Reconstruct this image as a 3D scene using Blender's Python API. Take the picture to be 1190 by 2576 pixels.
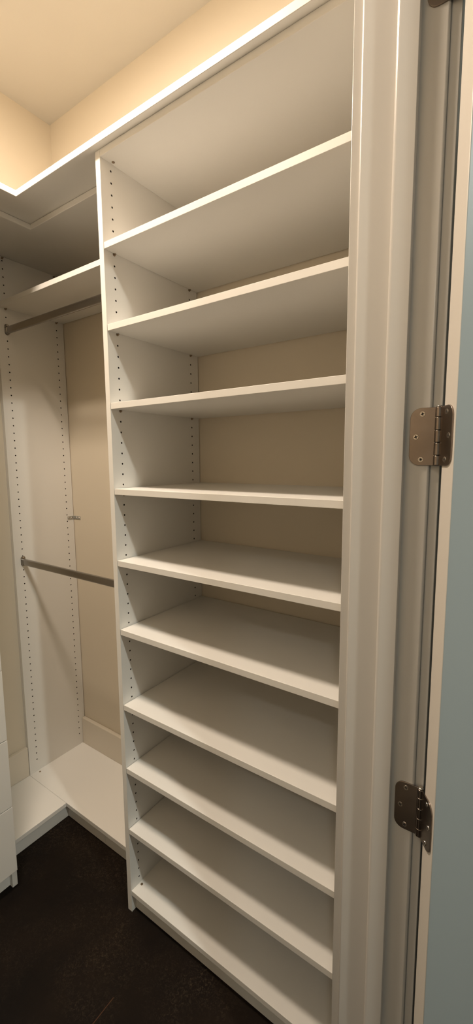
import bpy, bmesh, math
from mathutils import Matrix, Vector

# ------------------------------------------------------------------ reset
for o in list(bpy.data.objects):
    bpy.data.objects.remove(o, do_unlink=True)
scene = bpy.context.scene
COL = scene.collection

# ------------------------------------------------------------------ camera
IMG_W, IMG_H, FPX = 1190, 2576, 1083.136
yaw, pitch, roll = 0.609047, -0.123746, -0.0079227
cam_data = bpy.data.cameras.new('camera')
cam_data.sensor_fit = 'VERTICAL'
cam_data.sensor_height = 36.0
cam_data.lens = FPX / IMG_H * 36.0
cam_data.clip_start = 0.02
cam_data.clip_end = 50
cam = bpy.data.objects.new('camera', cam_data)
COL.objects.link(cam)
fwd = Vector((-math.sin(yaw) * math.cos(pitch), math.cos(yaw) * math.cos(pitch), math.sin(pitch)))
rgt = Vector((math.cos(yaw), math.sin(yaw), 0))
upv = rgt.cross(fwd)
r2 = math.cos(roll) * rgt + math.sin(roll) * upv
u2 = -math.sin(roll) * rgt + math.cos(roll) * upv
mw = Matrix.Identity(4)
for i in range(3):
    mw[i][0], mw[i][1], mw[i][2] = r2[i], u2[i], -fwd[i]
mw[0][3], mw[1][3], mw[2][3] = 1.076716, -0.863452, 1.559820
cam.matrix_world = mw
scene.camera = cam

# ------------------------------------------------------------------ world, lamps, exposure
world = bpy.data.worlds.new('world')
scene.world = world
world.use_nodes = True
world.node_tree.nodes['Background'].inputs[0].default_value = (0.5, 0.6, 0.7, 1)
world.node_tree.nodes['Background'].inputs[1].default_value = 0.02
CLOSET_LAMP = dict(loc=(0.0, -0.49, 3.05), radius=0.115, strength=272.0, color=(1.0, 0.835, 0.675))
ROOM_LAMP = dict(loc=(1.75, -2.33, 3.05), radius=0.10, strength=90.0, color=(0.98, 0.98, 0.90))
ROOM_LAMP_2 = dict(loc=(2.50, -0.62, 3.05), radius=0.05, strength=1720.0, color=(0.97, 1.0, 0.92))
scene.view_settings.view_transform = 'Standard'
scene.view_settings.look = 'None'
scene.view_settings.gamma = 1.0
scene.view_settings.use_curve_mapping = False
scene.view_settings.exposure = 0.0


# ------------------------------------------------------------------ materials
def mat(name, color, rough=0.5, metallic=0.0, spec=0.5, bump=None, mottle=None, emit=None, coat=0.0):
    m = bpy.data.materials.new(name)
    m.use_nodes = True
    nt = m.node_tree
    b = nt.nodes['Principled BSDF']
    b.inputs['Base Color'].default_value = (*color, 1)
    b.inputs['Roughness'].default_value = rough
    b.inputs['Metallic'].default_value = metallic
    b.inputs['Specular IOR Level'].default_value = spec
    b.inputs['Coat Weight'].default_value = coat
    tc = nt.nodes.new('ShaderNodeTexCoord')
    if bump:
        sc, st, dist = bump
        n = nt.nodes.new('ShaderNodeTexNoise')
        n.inputs['Scale'].default_value = sc
        n.inputs['Detail'].default_value = 3
        bp = nt.nodes.new('ShaderNodeBump')
        bp.inputs['Strength'].default_value = st
        bp.inputs['Distance'].default_value = dist
        nt.links.new(tc.outputs['Object'], n.inputs['Vector'])
        nt.links.new(n.outputs['Fac'], bp.inputs['Height'])
        nt.links.new(bp.outputs['Normal'], b.inputs['Normal'])
    if mottle:
        sc, c2 = mottle
        n = nt.nodes.new('ShaderNodeTexNoise')
        n.inputs['Scale'].default_value = sc
        n.inputs['Detail'].default_value = 5
        r = nt.nodes.new('ShaderNodeValToRGB')
        r.color_ramp.elements[0].position = 0.35
        r.color_ramp.elements[1].position = 0.65
        r.color_ramp.elements[0].color = (*color, 1)
        r.color_ramp.elements[1].color = (*c2, 1)
        nt.links.new(tc.outputs['Object'], n.inputs['Vector'])
        nt.links.new(n.outputs['Fac'], r.inputs['Fac'])
        nt.links.new(r.outputs['Color'], b.inputs['Base Color'])
    if emit:
        b.inputs['Emission Color'].default_value = (*emit[0], 1)
        b.inputs['Emission Strength'].default_value = emit[1]
    return m


M_MEL = mat('white_melamine', (0.775, 0.76, 0.72), 0.42, bump=(900, 0.06, 0.0004), mottle=(3, (0.765, 0.75, 0.71)))
M_WALL = mat('cream_wall_paint', (0.695, 0.62, 0.495), 0.75, bump=(260, 0.12, 0.0006), mottle=(2, (0.685, 0.61, 0.485)))
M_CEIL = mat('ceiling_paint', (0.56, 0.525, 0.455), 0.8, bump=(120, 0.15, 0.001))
M_TRIM = mat('semi_gloss_trim_paint', (0.60, 0.575, 0.535), 0.26, bump=(60, 0.05, 0.0006))
M_BASE = mat('baseboard_paint', (0.67, 0.61, 0.51), 0.35, bump=(60, 0.05, 0.0006))
M_DOOR = mat('blue_grey_door_paint', (0.385, 0.415, 0.41), 0.40, bump=(180, 0.06, 0.0006))
M_DEDGE = mat('cream_door_edge_paint', (0.66, 0.62, 0.56), 0.40, bump=(180, 0.06, 0.0006))
M_WHITE = mat('pale_tan_wall_paint', (0.68, 0.61, 0.49), 0.7, bump=(260, 0.12, 0.0006))
M_ROOM = mat('room_wall_paint', (0.50, 0.50, 0.47), 0.7, bump=(200, 0.1, 0.0006))
M_BOARD = mat('shaded_particle_board', (0.05, 0.036, 0.022), 0.9, mottle=(400, (0.03, 0.02, 0.012)))  # particle board brown, darkened to put the shade of the holes into its colour
M_NICKEL = mat('satin_nickel', (0.32, 0.27, 0.235), 0.25, metallic=1.0, bump=(300, 0.05, 0.0004), mottle=(25, (0.27, 0.225, 0.19)))
M_SCREW = mat('screw_metal', (0.62, 0.57, 0.50), 0.25, metallic=1.0, bump=(500, 0.03, 0.0002))
M_DARK = mat('recess_shade', (0.03, 0.025, 0.02), 0.8, bump=(500, 0.03, 0.0002))  # near-black colour stands in for shade in screw slots and knuckle gaps
M_ROD = mat('brushed_chrome_rod', (0.34, 0.315, 0.285), 0.26, metallic=1.0, bump=(700, 0.04, 0.0002))
M_PIN = mat('shelf_pin_metal', (0.36, 0.28, 0.20), 0.4, metallic=1.0, bump=(700, 0.04, 0.0002))
M_ZINC = mat('zinc_bracket', (0.62, 0.62, 0.59), 0.5, metallic=0.8, mottle=(150, (0.45, 0.45, 0.42)))
M_LAMPBASE = mat('lamp_base_white', (0.8, 0.8, 0.78), 0.5, bump=(200, 0.02, 0.0002))
M_LENS1 = mat('closet_lamp_lens', (0.9, 0.85, 0.75), 0.4, emit=(CLOSET_LAMP['color'], CLOSET_LAMP['strength']))
M_LENS3 = mat('room_lamp_lens_bright', (0.9, 0.9, 0.9), 0.4, emit=(ROOM_LAMP_2['color'], ROOM_LAMP_2['strength']))
M_LENS2 = mat('room_lamp_lens', (0.9, 0.9, 0.9), 0.4, emit=(ROOM_LAMP['color'], ROOM_LAMP['strength']))


def floor_material():
    m = bpy.data.materials.new('dark_mottled_floor')
    m.use_nodes = True
    nt = m.node_tree
    b = nt.nodes['Principled BSDF']
    tc = nt.nodes.new('ShaderNodeTexCoord')

    def noise(sc, det, rough=0.6, dist=0.0):
        n = nt.nodes.new('ShaderNodeTexNoise')
        n.inputs['Scale'].default_value = sc
        n.inputs['Detail'].default_value = det
        n.inputs['Roughness'].default_value = rough
        n.inputs['Distortion'].default_value = dist
        nt.links.new(tc.outputs['Object'], n.inputs['Vector'])
        return n

    def ramp(src, p0, c0, p1, c1):
        r = nt.nodes.new('ShaderNodeValToRGB')
        r.color_ramp.elements[0].position = p0
        r.color_ramp.elements[1].position = p1
        r.color_ramp.elements[0].color = (*c0, 1)
        r.color_ramp.elements[1].color = (*c1, 1)
        nt.links.new(src.outputs['Fac'], r.inputs['Fac'])
        return r
    big = ramp(noise(3.2, 4), 0.38, (0.0045, 0.0026, 0.0016), 0.72, (0.011, 0.0062, 0.0032))
    patch = ramp(noise(4.5, 5, 0.6, 0.4), 0.42, (0, 0, 0), 0.70, (1, 1, 1))
    fine = ramp(noise(130, 8, 0.8, 1.2), 0.50, (0, 0, 0), 0.74, (1, 1, 1))
    mul = nt.nodes.new('ShaderNodeMath')
    mul.operation = 'MULTIPLY'
    nt.links.new(patch.outputs['Color'], mul.inputs[0])
    nt.links.new(fine.outputs['Color'], mul.inputs[1])
    mix = nt.nodes.new('ShaderNodeMix')
    mix.data_type = 'RGBA'
    nt.links.new(mul.outputs[0], mix.inputs['Factor'])
    nt.links.new(big.outputs['Color'], mix.inputs['A'])
    mix.inputs['B'].default_value = (0.085, 0.062, 0.038, 1)
    # a thin reddish worn line on the floor, about 15 cm long
    sep = nt.nodes.new('ShaderNodeSeparateXYZ')
    nt.links.new(tc.outputs['Object'], sep.inputs[0])

    def band(sock, centre, half):
        c = nt.nodes.new('ShaderNodeMath')
        c.operation = 'COMPARE'
        nt.links.new(sock, c.inputs[0])
        c.inputs[1].default_value = centre
        c.inputs[2].default_value = half
        return c
    bxn, byn = band(sep.outputs['X'], 0.1588, 0.0011), band(sep.outputs['Y'], -0.285, 0.09)
    both = nt.nodes.new('ShaderNodeMath')
    both.operation = 'MULTIPLY'
    nt.links.new(bxn.outputs[0], both.inputs[0])
    nt.links.new(byn.outputs[0], both.inputs[1])
    mark = nt.nodes.new('ShaderNodeMix')
    mark.data_type = 'RGBA'
    nt.links.new(both.outputs[0], mark.inputs['Factor'])
    nt.links.new(mix.outputs['Result'], mark.inputs['A'])
    mark.inputs['B'].default_value = (0.075, 0.035, 0.018, 1)
    nt.links.new(mark.outputs['Result'], b.inputs['Base Color'])
    b.inputs['Roughness'].default_value = 0.62
    b.inputs['Specular IOR Level'].default_value = 0.12
    bp = nt.nodes.new('ShaderNodeBump')
    bp.inputs['Strength'].default_value = 0.25
    bp.inputs['Distance'].default_value = 0.001
    nt.links.new(fine.outputs['Color'], bp.inputs['Height'])
    nt.links.new(bp.outputs['Normal'], b.inputs['Normal'])
    return m


M_FLOOR = floor_material()


# ------------------------------------------------------------------ helpers
def obj(name, bm, material, parent=None, bevel=0.0, seg=2, smooth=False, extra=None):
    me = bpy.data.meshes.new(name)
    bmesh.ops.recalc_face_normals(bm, faces=bm.faces)
    bm.to_mesh(me)
    bm.free()
    me.materials.append(material)
    if extra:
        me.materials.append(extra)
    o = bpy.data.objects.new(name, me)
    COL.objects.link(o)
    if parent:
        o.parent = parent
        o.matrix_parent_inverse = parent.matrix_world.inverted()
    if bevel > 0:
        md = o.modifiers.new('bevel', 'BEVEL')
        md.width = bevel
        md.segments = seg
        md.limit_method = 'ANGLE'
        md.angle_limit = math.radians(40)
        md.harden_normals = False
        smooth = True
    if smooth:
        me.shade_smooth()
        try:
            me.set_sharp_from_angle(angle=math.radians(35))
        except Exception:
            pass
    return o


def bx(bm, x0, x1, y0, y1, z0, z1):
    v = [bm.verts.new((x, y, z)) for x in (x0, x1) for y in (y0, y1) for z in (z0, z1)]
    for q in ((0, 1, 3, 2), (4, 6, 7, 5), (0, 4, 5, 1), (2, 3, 7, 6), (0, 2, 6, 4), (1, 5, 7, 3)):
        bm.faces.new([v[i] for i in q])


def box(name, x0, x1, y0, y1, z0, z1, material, parent=None, bevel=0.0, seg=2):
    bm = bmesh.new()
    bx(bm, x0, x1, y0, y1, z0, z1)
    return obj(name, bm, material, parent, bevel, seg)


def prism(name, outline, lo, hi, axis, material, parent=None, bevel=0.0, seg=2):
    """outline: 2D points; extruded along axis ('x','y','z') from lo to hi."""
    bm = bmesh.new()

    def P(a, b, c):
        return {'z': (a, b, c), 'y': (a, c, b), 'x': (c, a, b)}[axis]
    A = [bm.verts.new(P(a, b, lo)) for a, b in outline]
    B = [bm.verts.new(P(a, b, hi)) for a, b in outline]
    bm.faces.new(A)
    bm.faces.new(B)
    n = len(A)
    for i in range(n):
        bm.faces.new((A[i], A[(i + 1) % n], B[(i + 1) % n], B[i]))
    return obj(name, bm, material, parent, bevel, seg)


def cyl(bm, p, axis, r, length, n=16, r_end=None):
    """solid cylinder starting at p, along axis vector"""
    ax = Vector(axis).normalized()
    t = ax.orthogonal().normalized()
    s = ax.cross(t)
    r_end = r if r_end is None else r_end
    p = Vector(p)
    A = [bm.verts.new(p + r * (math.cos(2 * math.pi * i / n) * t + math.sin(2 * math.pi * i / n) * s)) for i in range(n)]
    B = [bm.verts.new(p + ax * length + r_end * (math.cos(2 * math.pi * i / n) * t + math.sin(2 * math.pi * i / n) * s)) for i in range(n)]
    bm.faces.new(A)
    bm.faces.new(B)
    for i in range(n):
        bm.faces.new((A[i], A[(i + 1) % n], B[(i + 1) % n], B[i]))


def cylinder(name, p, axis, r, length, material, parent=None, n=16, bevel=0.0, r_end=None):
    bm = bmesh.new()
    cyl(bm, p, axis, r, length, n, r_end)
    return obj(name, bm, material, parent, bevel, 2, smooth=True)


def empty(name, loc):
    o = bpy.data.objects.new(name, None)
    o.empty_display_size = 0.05
    COL.objects.link(o)
    o.location = loc
    o.matrix_world = Matrix.Translation(loc)
    return o


def tag(o, label, cat, group=None):
    o['label'] = label
    o['category'] = cat
    if group:
        o['group'] = group
    return o


def struct(o, label=None):
    o['kind'] = 'structure'
    if label:
        o['label'] = label
    return o


def drilled_panel(name, x_back, x_face, y0, y1, z0, z1, rows, z_holes, parent, r=0.0030, depth=0.011, cell=0.012):
    """Board in a plane of constant x whose x_face side has real drilled holes at rows (y) x z_holes."""
    bm = bmesh.new()
    sgn = 1 if x_face > x_back else -1
    inner = x_face - sgn * depth

    def quad(a, b, c, d, mi=0):
        f = bm.faces.new([bm.verts.new(p) for p in (a, b, c, d)])
        f.material_index = mi
    # back and rim faces
    quad((x_back, y0, z0), (x_back, y1, z0), (x_back, y1, z1), (x_back, y0, z1))
    for (ya, za), (yb, zb) in (((y0, z0), (y1, z0)), ((y1, z0), (y1, z1)), ((y1, z1), (y0, z1)), ((y0, z1), (y0, z0))):
        quad((x_back, ya, za), (x_back, yb, zb), (x_face, yb, zb), (x_face, ya, za))
    # plain strips between the hole columns
    edges = [y0]
    for y in rows:
        edges += [y - cell / 2, y + cell / 2]
    edges.append(y1)
    for i in range(0, len(edges), 2):
        quad((x_face, edges[i], z0), (x_face, edges[i + 1], z0), (x_face, edges[i + 1], z1), (x_face, edges[i], z1))
    zs = sorted(z_holes)
    n = 8
    for y in rows:
        ya, yb = y - cell / 2, y + cell / 2
        prev = z0
        for z in zs:
            lo, hi = z - 0.008, z + 0.008
            quad((x_face, ya, prev), (x_face, yb, prev), (x_face, yb, lo), (x_face, ya, lo))
            prev = hi
            sq = [(yb, z), (yb, hi), (y, hi), (ya, hi), (ya, z), (ya, lo), (y, lo), (yb, lo)]
            ci = [(y + r * math.cos(2 * math.pi * k / n), z + r * math.sin(2 * math.pi * k / n)) for k in range(n)]
            for k in range(n):
                k2 = (k + 1) % n
                quad((x_face, *sq[k]), (x_face, *sq[k2]), (x_face, *ci[k2]), (x_face, *ci[k]))
                quad((x_face, *ci[k]), (x_face, *ci[k2]), (inner, *ci[k2]), (inner, *ci[k]), 1)
            f = bm.faces.new([bm.verts.new((inner, *c)) for c in ci])
            f.material_index = 1
        quad((x_face, ya, prev), (x_face, yb, prev), (x_face, yb, z1), (x_face, ya, z1))
    bmesh.ops.remove_doubles(bm, verts=bm.verts, dist=1e-5)
    return obj(name, bm, M_MEL, parent, extra=M_BOARD)


# ------------------------------------------------------------------ dimensions (metres)
WALL_Y = 0.4145          # wall behind the shelving
FAR_X = -0.820           # far wall
CL_Y = -1.32             # opposite closet wall
IN_X, OUT_X = 0.811, 0.937   # closet / room face of the doorway wall
CEIL = 3.05
T = 0.019                # panel thickness
ST = 0.018               # shelf thickness
TOP = 2.416              # top of the towers
Z0 = 2.3780              # topmost hole of the tower panels
PITCH = 0.032
JY = -0.135              # hinge-side jamb face
OPEN_Y = -0.902          # other jamb face
HEAD = 2.452             # underside of head jamb
RX1, RY0, RY1 = 3.7, -3.6, 0.345   # the adjoining room; unseen front wall moved in to darken the door gap

# ------------------------------------------------------------------ shell
struct(box('floor', FAR_X - 0.1, RX1 + 0.1, RY0 - 0.1, RY1 + 0.1, -0.06, 0.0, M_FLOOR), 'dark brown mottled floor')
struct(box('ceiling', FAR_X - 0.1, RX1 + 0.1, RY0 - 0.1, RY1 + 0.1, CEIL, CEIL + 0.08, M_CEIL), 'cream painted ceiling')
struct(box('wall_right', FAR_X - 0.1, IN_X, WALL_Y, WALL_Y + 0.1, 0, CEIL, M_WALL), 'cream wall behind the shelf tower')
struct(box('wall_far', FAR_X - 0.1, FAR_X, CL_Y - 0.1, WALL_Y, 0, CEIL, M_WALL), 'cream far wall of the closet')
struct(box('wall_left', FAR_X, IN_X, CL_Y - 0.1, CL_Y, 0, CEIL, M_WHITE), 'pale tan wall opposite the shelf tower')
JT = 0.019
bm = bmesh.new()
bx(bm, IN_X, OUT_X, JY + JT, WALL_Y + 0.1, 0, CEIL)
bx(bm, IN_X, OUT_X, RY0, OPEN_Y - JT, 0, CEIL)
bx(bm, IN_X, OUT_X, OPEN_Y - JT, JY + JT, HEAD + JT, CEIL)
struct(obj('wall_door', bm, M_WALL), 'wall with the doorway')
for nm, a in (('wall_room_back', (OUT_X, RX1, RY0 - 0.1, RY0)), ('wall_room_front', (OUT_X, RX1, RY1, RY1 + 0.1)),
              ('wall_room_side', (RX1, RX1 + 0.1, RY0, RY1))):
    struct(box(nm, *a, 0, CEIL, M_ROOM), 'pale grey wall of the adjoining room')

BASE_T, BASE_Z = 0.0195, 0.221


def baseboard(nm, x0, x1, y0, y1):
    return struct(box(nm, x0, x1, y0, y1, 0, BASE_Z, M_BASE, None, 0.003))


baseboard('baseboard_right', FAR_X + T + 0.002, -0.001, WALL_Y - BASE_T, WALL_Y)
baseboard('baseboard_far', FAR_X, FAR_X + BASE_T - 0.001, -0.171, 0.1045)
baseboard('baseboard_left', FAR_X + 0.45, IN_X, CL_Y, CL_Y + BASE_T)

# ------------------------------------------------------------------ door frame
frame = empty('trim_1', (0.87, JY, 0))
struct(frame, 'cream painted door frame with stop and casing')
box('hinge_jamb', IN_X, OUT_X, JY, JY + JT, 0, HEAD + JT, M_TRIM, frame, 0.0035, 3)
box('strike_jamb', IN_X, OUT_X, OPEN_Y - JT, OPEN_Y, 0, HEAD + JT, M_TRIM, frame, 0.0035, 3)
box('head_jamb', IN_X, OUT_X, OPEN_Y, JY, HEAD, HEAD + JT, M_TRIM, frame, 0.002)
SX0, SX1 = 0.8665, 0.8995


def stop_outline(face, d):
    # eased edge on the closet side, square edge on the door side
    pts = [(SX0, face)]
    for k in range(6):
        a = math.pi / 2 * k / 5
        pts.append((SX0 + 0.006 * (1 - math.cos(a)), face + d * 0.006 + d * 0.006 * math.sin(a)))
    pts += [(SX1 - 0.0006, face + d * 0.012), (SX1, face + d * 0.0114), (SX1, face)]
    return pts


o = prism('door_stop', stop_outline(JY, -1), 0, HEAD, 'z', M_TRIM, frame)
o = prism('door_stop', stop_outline(OPEN_Y, 1), 0, HEAD, 'z', M_TRIM, frame)
box('door_stop', SX0, SX1, OPEN_Y + 0.012, JY - 0.012, HEAD - 0.012, HEAD, M_TRIM, frame, 0.001)
CAS, CT, REV = 0.070, 0.0155, 0.006
for sx, (xa, xb) in enumerate(((IN_X - CT, IN_X), (OUT_X, OUT_X + CT - 0.001))):
    box('casing', xa, xb, JY + REV, JY + REV + CAS, 0, HEAD + REV, M_TRIM, frame, 0.0012, 2)
    box('casing', xa, xb, OPEN_Y - REV - CAS, OPEN_Y - REV, 0, HEAD + REV, M_TRIM, frame, 0.0012, 2)
    box('casing', xa, xb, OPEN_Y - REV - CAS, JY + REV + CAS, HEAD + REV, HEAD + REV + CAS, M_TRIM, frame, 0.0025, 3)

# ------------------------------------------------------------------ door, open against the room
PIN = Vector((0.9485, -0.1365, 0))
OPEN = math.radians(125)
DH, DW, DT = 2.438, 0.760, 0.035
MD = Matrix.Translation(PIN) @ Matrix.Rotation(OPEN, 4, 'Z') @ Matrix.Translation(-PIN)
door = empty('door_1', (PIN.x, PIN.y, 0.0))
struct(door, 'flat pale door standing open on three nickel hinges')


def door_box(nm, x0, x1, y0, y1, z0, z1, material, parent, bevel):
    o = box(nm, x0, x1, y0, y1, z0, z1, material, None, bevel, 3)
    o.data.transform(MD)
    o.parent = parent
    o.matrix_parent_inverse = parent.matrix_world.inverted()
    return o


slab = door_box('door_slab', OUT_X - DT, OUT_X, -0.138 - DW, -0.138, 0.010, 0.010 + DH - 0.002, M_DOOR, door, 0.0015)
slab.data.materials.append(M_DEDGE)
edge_n = MD.to_3x3() @ Vector((0, 1, 0))
for f in slab.data.polygons:
    if abs(f.normal.dot(edge_n)) > 0.9:
        f.material_index = 1
for sx, s in ((OUT_X - DT, -1), (OUT_X, 1)):
    bm = bmesh.new()
    yk = -0.138 - DW + 0.07
    cyl(bm, (sx, yk, 0.95), (s, 0, 0), 0.032, 0.006, 24)
    cyl(bm, (sx + s * 0.006, yk, 0.95), (s, 0, 0), 0.011, 0.03, 16)
    cyl(bm, (sx + s * 0.034, yk, 0.95), (s, 0, 0), 0.018, 0.006, 24, 0.027)
    cyl(bm, (sx + s * 0.040, yk, 0.95), (s, 0, 0), 0.027, 0.014, 24, 0.024)
    o = obj('door_knob', bm, M_NICKEL, None, 0.001, 2)
    o.data.transform(MD)
    o.parent = door
    o.matrix_parent_inverse = door.matrix_world.inverted()


# ------------------------------------------------------------------ hinges
def leaf_outline(x_free, x_pin, h, rad):
    """rounded rectangle outline in (x,z); rounded at the free edge"""
    s = 1 if x_free < x_pin else -1
    pts = [(x_pin, -h / 2), (x_pin, h / 2)]
    for k in range(9):
        a = math.pi / 2 * k / 8
        pts.append((x_free + s * rad * (1 - math.sin(a)), h / 2 - rad + rad * math.cos(a)))
    for k in range(9):
        a = math.pi / 2 * k / 8
        pts.append((x_free + s * rad * (1 - math.cos(a)), -h / 2 + rad - rad * math.sin(a)))
    return pts


def screw_mesh(parent, p, nrm, along):
    """countersunk head; a dark raised cross stands in for the shaded recess"""
    nrm = Vector(nrm)
    bm = bmesh.new()
    cyl(bm, Vector(p) - nrm * 0.0006, nrm, 0.0046, 0.0013, 16, 0.0040)
    s = obj('screw', bm, M_SCREW, parent, 0.0, smooth=True)
    a = Vector(along).normalized()
    b = nrm.cross(a)
    bm = bmesh.new()
    for d, e in ((a, b), (b, a)):
        q = [Vector(p) + nrm * 0.00085 + d * (sx * 0.0026) + e * (sy * 0.0007) for sx, sy in ((-1, -1), (1, -1), (1, 1), (-1, 1))]
        q2 = [v - nrm * 0.0008 for v in q]
        A = [bm.verts.new(v) for v in q]
        B = [bm.verts.new(v) for v in q2]
        bm.faces.new(A)
        bm.faces.new(B)
        for i in range(4):
            bm.faces.new((A[i], A[(i + 1) % 4], B[(i + 1) % 4], B[i]))
    obj('cross_slot_shade', bm, M_DARK, s)
    return s


HH = 0.0889


def hinge(zc, label):
    h = empty('door_hinge', (PIN.x, PIN.y, zc))
    tag(h, label, 'hinge', 'nickel hinges down the door edge')
    # jamb leaf, lying on the jamb face
    ol = [(a, b + zc) for a, b in leaf_outline(0.9065, PIN.x - 0.003, HH, 0.0159)]
    yl = JY - 0.0022
    lf = prism('jamb_leaf', ol, yl, JY + 0.0004, 'y', M_NICKEL, h, 0.0004)
    for sx, sz in ((0.9245, 0.0350), (0.9160, 0.0), (0.9245, -0.0352)):
        screw_mesh(lf, (sx, yl, zc + sz), (0, -1, 0), (1, 0.0, 0.35))
    # door leaf on the door's edge (built closed, then swung open)
    ye = -0.138
    ol = [(a, b + zc) for a, b in leaf_outline(0.9065, PIN.x - 0.003, HH, 0.0159)]
    dl = prism('door_leaf', ol, ye - 0.0004, ye + 0.0022, 'y', M_NICKEL, None, 0.0004)
    dl.data.transform(MD)
    dl.parent = h
    dl.matrix_parent_inverse = h.matrix_world.inverted()
    nd = (MD.to_3x3() @ Vector((0, 1, 0)))
    al = (MD.to_3x3() @ Vector((1, 0, 0.2)))
    for sx, sz in ((0.9245, 0.0350), (0.9160, 0.0), (0.9245, -0.0352)):
        screw_mesh(dl, MD @ Vector((sx, ye + 0.0022, zc + sz)), nd, al)
    # knuckles
    cuts = [0.5, 0.325, 0.105, -0.105, -0.325, -0.5]
    for i in range(5):
        a, b = cuts[i] * HH, cuts[i + 1] * HH
        cylinder('knuckle', (PIN.x, PIN.y, zc + b + 0.0005), (0, 0, 1), 0.0060, a - b - 0.0010, M_NICKEL, h, 20, 0.0005)
    cylinder('pin_tip', (PIN.x, PIN.y, zc + HH / 2), (0, 0, 1), 0.0052, 0.0022, M_SCREW, h, 16, 0.0008, 0.0042)
    cylinder('pin_core', (PIN.x, PIN.y, zc - HH / 2), (0, 0, 1), 0.0048, HH, M_DARK, h, 12)
    return h


hinge(2.231, 'topmost hinge, cut off by the upper edge of the picture')
hinge(1.591, 'brown nickel hinge halfway up the door frame, its screws facing the viewer')
hinge(0.955, 'dark lowest hinge on the door frame, seen steeply from above')

# ------------------------------------------------------------------ shelf tower
TW = IN_X - 0.003        # right end of the tower
TD = 0.4095              # tower depth
tower = empty('shelf_tower', (TW / 2, TD / 2, 0))
tag(tower, 'tall white open shelf tower with drilled side panels beside the doorway', 'shelving')
holes = [Z0 - PITCH * k for k in range(0, 73)]
RF, RB = 0.037, 0.3692
drilled_panel('side_panel', 0.0, T, 0.0, TD, 0.0, TOP, (RF, RB), holes, tower)
drilled_panel('side_panel', TW, TW - T, 0.0, TD, 0.0, TOP, (RF, RB), holes, tower)
box('top_panel', T, TW - T, 0.0, TD, TOP - ST, TOP, M_MEL, tower, 0.0012)
BOT = 0.0815
box('bottom_shelf', T, TW - T, 0.001, TD, BOT - ST, BOT, M_MEL, tower, 0.0008)
box('toe_kick', T, TW - T, 0.019, 0.019 + 0.016, 0.0, BOT - ST, M_MEL, tower)
for y in (0.0375, 0.369):
    for x in (0.031, TW - 0.031):
        cylinder('cam_fitting', (x, y, TOP - ST - 0.0012), (0, 0, 1), 0.0045, 0.004, M_PIN, tower, 12)
        cylinder('cam_fitting', (x, y, BOT - 0.003), (0, 0, 1), 0.0045, 0.0040, M_PIN, tower, 12)

PINS = (7, 14, 21, 29, 36, 43, 51, 58, 65)
pin_bm = bmesh.new()
cyl(pin_bm, (-0.008, 0, 0), (1, 0, 0), 0.0024, 0.0145, 10)
cyl(pin_bm, (0.0002, 0, 0), (1, 0, 0), 0.0046, 0.0014, 12)
pin0 = obj('shelf_pin', pin_bm, M_PIN, None, smooth=True)
first = True
for k in PINS:
    for x, s in ((T, 1), (TW - T, -1)):
        for y in (RF, RB):
            o = pin0 if first else pin0.copy()
            if not first:
                COL.objects.link(o)
            first = False
            o.parent = tower
            o.matrix_parent_inverse = tower.matrix_world.inverted()
            o.location = (x, y, Z0 - PITCH * k)
            o.rotation_euler = (0, 0, 0 if s > 0 else math.pi)

ORD = ('topmost loose shelf of the white tower, its underside seen from below',
       'second loose shelf from the top of the white tower',
       'third loose shelf from the top of the white tower',
       'fourth loose shelf of the white tower, at eye level and seen nearly edge-on',
       'fifth loose shelf of the white tower, just below the eye-level one',
       'sixth loose shelf of the white tower, with three more loose shelves below it',
       'seventh loose shelf of the white tower, with two more loose shelves below it',
       'eighth loose shelf of the white tower, just above its lowest loose shelf',
       'lowest loose shelf of the white tower, just above its fixed bottom')
for k, lab in zip(PINS, ORD):
    z = Z0 - PITCH * k + 0.0026
    s = box('shelf', T + 0.0012, TW - T - 0.0012, 0.0006, TD - 0.001, z, z + ST, M_MEL, None, 0.0008)
    tag(s, lab, 'shelf', 'adjustable shelves of the tower')

# ------------------------------------------------------------------ L-shaped top board
SLAB_Y, SLAB_X = -0.0195, -0.382
L_END = -1.20
out = [(FAR_X + 0.001, WALL_Y - 0.001), (FAR_X + 0.001, L_END), (SLAB_X, L_END), (SLAB_X, SLAB_Y), (IN_X - 0.001, SLAB_Y), (IN_X - 0.001, WALL_Y - 0.001)]
o = prism('top_board', out, TOP + 0.0002, TOP + 0.0202, 'z', M_MEL, None, 0.0012)
tag(o, 'white L-shaped top board running around the closet above all shelving', 'shelf')
# fixed upper shelf layer over the hanging bays
SUBY, SUBX = 0.098, -0.5035
out = [(FAR_X + 0.001, WALL_Y - 0.001), (FAR_X + 0.001, -0.171), (SUBX, -0.171), (SUBX, SUBY), (-0.0005, SUBY), (-0.0005, WALL_Y - 0.001)]
o = prism('upper_panel', out, TOP - 0.019, TOP - 0.0002, 'z', M_MEL, None, 0.0015)
tag(o, 'white L-shaped panel set back under the top board over the hanging corner', 'panel')

# ------------------------------------------------------------------ hanging bay
PX = FAR_X + T + 0.001                     # face of the far end panel
DECK = 0.081
endp = empty('end_panel', (PX, 0.26, 0.0))
tag(endp, 'tall white drilled panel flat against the far wall, holding the rod ends', 'panel')
ZF = 2.3800
drilled_panel('board', PX - T, PX, 0.1055, WALL_Y - 0.0028, DECK + 0.0003, TOP - 0.0195, (0.1428, 0.3765), [ZF - PITCH * k for k in range(0, 71)], endp)
for y in (0.1428, 0.3765):
    for z in (2.3895, 2.1890):
        bm = bmesh.new()
        cyl(bm, (PX, y, z), (1, 0, 0), 0.0045, 0.003, 12)
        cyl(bm, (PX + 0.003, y, z), (1, 0, 0), 0.0024, 0.008, 10)
        obj('shelf_pin', bm, M_PIN, endp, smooth=True)

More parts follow.
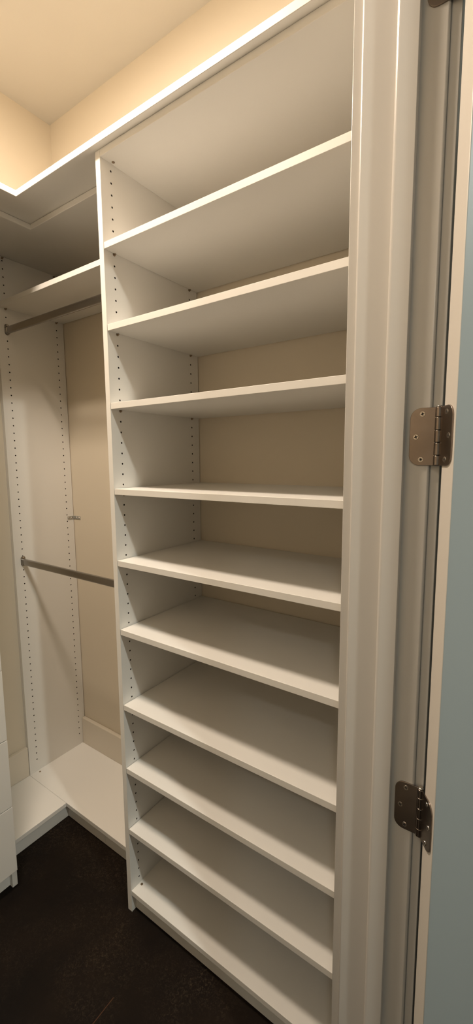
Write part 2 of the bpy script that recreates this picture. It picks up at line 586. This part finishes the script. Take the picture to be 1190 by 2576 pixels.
o = box('shelf', PX + 0.0008, -0.0008, 0.1145, WALL_Y - 0.004, 2.1918, 2.1918 + 0.0188, M_MEL, None, 0.0008)
tag(o, 'white shelf above the upper hanging rod', 'shelf')


def oval(w, h, n=10):
    """stadium outline (a across, b up)"""
    r = w / 2
    pts = []
    for k in range(n + 1):
        a = math.pi * k / n
        pts.append((r * math.cos(a), h / 2 - r + r * math.sin(a)))
    for k in range(n + 1):
        a = math.pi + math.pi * k / n
        pts.append((r * math.cos(a), -h / 2 + r + r * math.sin(a)))
    return pts


def rod(zc, label):
    y = 0.1428
    t = empty('hanging_rod', (-0.4, y, zc))
    tag(t, label, 'clothes rod', 'clothes rods of the hanging corner')
    ol = [(y + a, zc + b) for a, b in oval(0.015, 0.030)]
    o = prism('tube', ol, PX + 0.003, -0.003, 'x', M_ROD, t)
    o.data.shade_smooth()
    o.data.set_sharp_from_angle(angle=math.radians(35))
    for x, s in ((PX, 1), (-0.0, -1)):
        base = [(y + a, zc + 0.0035 + b) for a, b in oval(0.021, 0.046)]
        lo, hi = sorted((x + s * 0.0002, x + s * 0.003))
        b = prism('end_bracket', base, lo, hi, 'x', M_ROD, t, 0.0006)
        cup = [(y + a, zc - 0.001 + bb) for a, bb in oval(0.0185, 0.0325)]
        lo, hi = sorted((x + s * 0.003, x + s * 0.012))
        prism('cup', cup, lo, hi, 'x', M_ROD, b, 0.0006)
        cylinder('screw', (x + s * 0.003, y, zc + 0.0205), (s, 0, 0), 0.0042, 0.0035, M_SCREW, b, 14, 0.001, 0.003)
    return t


rod(2.1030, 'upper oval metal clothes rod under the hanging shelf')
rod(1.1055, 'lower oval metal clothes rod halfway up the hanging corner')

# angle bracket tying panel to wall
br = empty('corner_bracket', (PX, WALL_Y, 1.2765))
tag(br, 'small zinc angle bracket in the corner between drilled panel and wall', 'bracket')
box('plate', PX, PX + 0.0018, 0.3785, WALL_Y - 0.0004, 1.2685, 1.2845, M_ZINC, br, 0.0005)
box('plate', PX, PX + 0.053, WALL_Y - 0.0022, WALL_Y - 0.0002, 1.2685, 1.2845, M_ZINC, br, 0.0005)
for p, n_ in (((PX + 0.0018, 0.387, 1.2765), (1, 0, 0)), ((PX + 0.0018, 0.402, 1.2765), (1, 0, 0)),
              ((PX + 0.020, WALL_Y - 0.0022, 1.2765), (0, -1, 0)), ((PX + 0.044, WALL_Y - 0.0022, 1.2765), (0, -1, 0))):
    cylinder('screw', p, n_, 0.0040, 0.0016, M_SCREW, br, 12, 0.0, 0.0028)

# ------------------------------------------------------------------ decks
DF_Y, DF_X = 0.1030, -0.5105
d1 = empty('deck', (-0.4, 0.25, 0))
tag(d1, 'low white deck under the hanging rods, beside the shelf tower', 'shelf')
box('board', PX - T + 0.0005, -0.0006, DF_Y + 0.0003, WALL_Y - BASE_T - 0.0004, DECK - ST, DECK, M_MEL, d1, 0.0008)
box('toe_kick', -0.5265 - 0.016, -0.275, 0.1195, 0.1355, 0.0, DECK - ST - 0.0003, M_MEL, d1, 0.0005)
box('toe_kick', -0.2742, -0.0006, 0.1195, 0.1355, 0.0, DECK - ST - 0.0003, M_MEL, d1, 0.0005)
cylinder('cam_fitting', (-0.7837, 0.1448, DECK - 0.003), (0, 0, 1), 0.0045, 0.0038, M_PIN, d1, 12)
d2 = empty('deck', (-0.65, -0.03, 0))
tag(d2, 'low white deck along the far wall, next to the drawers', 'shelf')
box('board', FAR_X + BASE_T, DF_X, -0.1712, DF_Y - 0.0003, DECK - ST, DECK, M_MEL, d2, 0.0008)
box('toe_kick', -0.5265 - 0.016, -0.5265, -0.1712, 0.1190, 0.0, DECK - ST - 0.0003, M_MEL, d2, 0.0005)

# ------------------------------------------------------------------ drawer tower on the far wall
CX, CY1, CY0 = -0.408, -0.172, -0.985
dt = empty('drawer_tower', (-0.6, -0.58, 0))
tag(dt, 'white drawer tower at the left edge of the picture', 'drawers')
box('side_panel', FAR_X + 0.001, CX, CY1 - T, CY1, 0, TOP - 0.0195, M_MEL, dt, 0.0008)
box('side_panel', FAR_X + 0.001, CX, CY0, CY0 + T, 0, TOP - 0.0195, M_MEL, dt, 0.0008)
box('bottom_shelf', FAR_X + 0.001, CX - 0.001, CY0 + T, CY1 - T, 0.063, 0.081, M_MEL, dt, 0.0008)
box('toe_kick', CX - 0.035, CX - 0.019, CY0 + T, CY1 - T, 0.0, 0.063, M_MEL, dt)
box('top_panel', FAR_X + 0.001, CX, CY0 + T, CY1 - T, TOP - 0.0385, TOP - 0.0195, M_MEL, dt, 0.0008)
zd = 0.0745
for i in range(4):
    box('drawer_front', CX + 0.0005, CX + 0.0185, CY0 + 0.003, CY1 - 0.006, zd, zd + 0.2535, M_MEL, dt, 0.001)
    box('drawer_box', FAR_X + 0.03, CX, CY0 + T + 0.012, CY1 - T - 0.012, zd + 0.02, zd + 0.2, M_MEL, dt)
    zd += 0.2565
box('counter', FAR_X + 0.001, CX, CY0 + T, CY1 - T, zd, zd + T, M_MEL, dt, 0.0008)
for z in (1.45, 1.78, 2.1):
    s = box('shelf', FAR_X + 0.001, CX - 0.002, CY0 + T + 0.0008, CY1 - T - 0.0008, z, z + ST, M_MEL, dt, 0.0008)


# ------------------------------------------------------------------ lamps
def dome_lamp(name, P, lens, label):
    x, y, z = P['loc']
    R = P['radius']
    t = empty(name, (x, y, z))
    tag(t, label, 'light')
    cylinder('base', (x, y, z - 0.025), (0, 0, 1), R * 1.08, 0.025, M_LAMPBASE, t, 48, 0.003)
    bm = bmesh.new()
    n, m = 40, 8
    rings = []
    for j in range(m):
        a = math.pi / 2 * j / m
        rings.append([bm.verts.new((x + R * math.cos(a) * math.cos(2 * math.pi * i / n), y + R * math.cos(a) * math.sin(2 * math.pi * i / n), z - 0.0252 - 0.006 * math.sin(a))) for i in range(n)])
    tip = bm.verts.new((x, y, z - 0.0312))
    for j in range(m - 1):
        for i in range(n):
            bm.faces.new((rings[j][i], rings[j][(i + 1) % n], rings[j + 1][(i + 1) % n], rings[j + 1][i]))
    for i in range(n):
        bm.faces.new((rings[-1][i], rings[-1][(i + 1) % n], tip))
    bm.faces.new(rings[0])
    obj('diffuser', bm, lens, t, smooth=True)
    return t


dome_lamp('ceiling_light', CLOSET_LAMP, M_LENS1, 'warm disc light on the closet ceiling')
dome_lamp('ceiling_light', ROOM_LAMP, M_LENS2, 'cool disc light on the ceiling of the adjoining room, behind the viewer')
dome_lamp('ceiling_light', ROOM_LAMP_2, M_LENS3, 'cool disc light on the ceiling of the adjoining room, facing the open door')
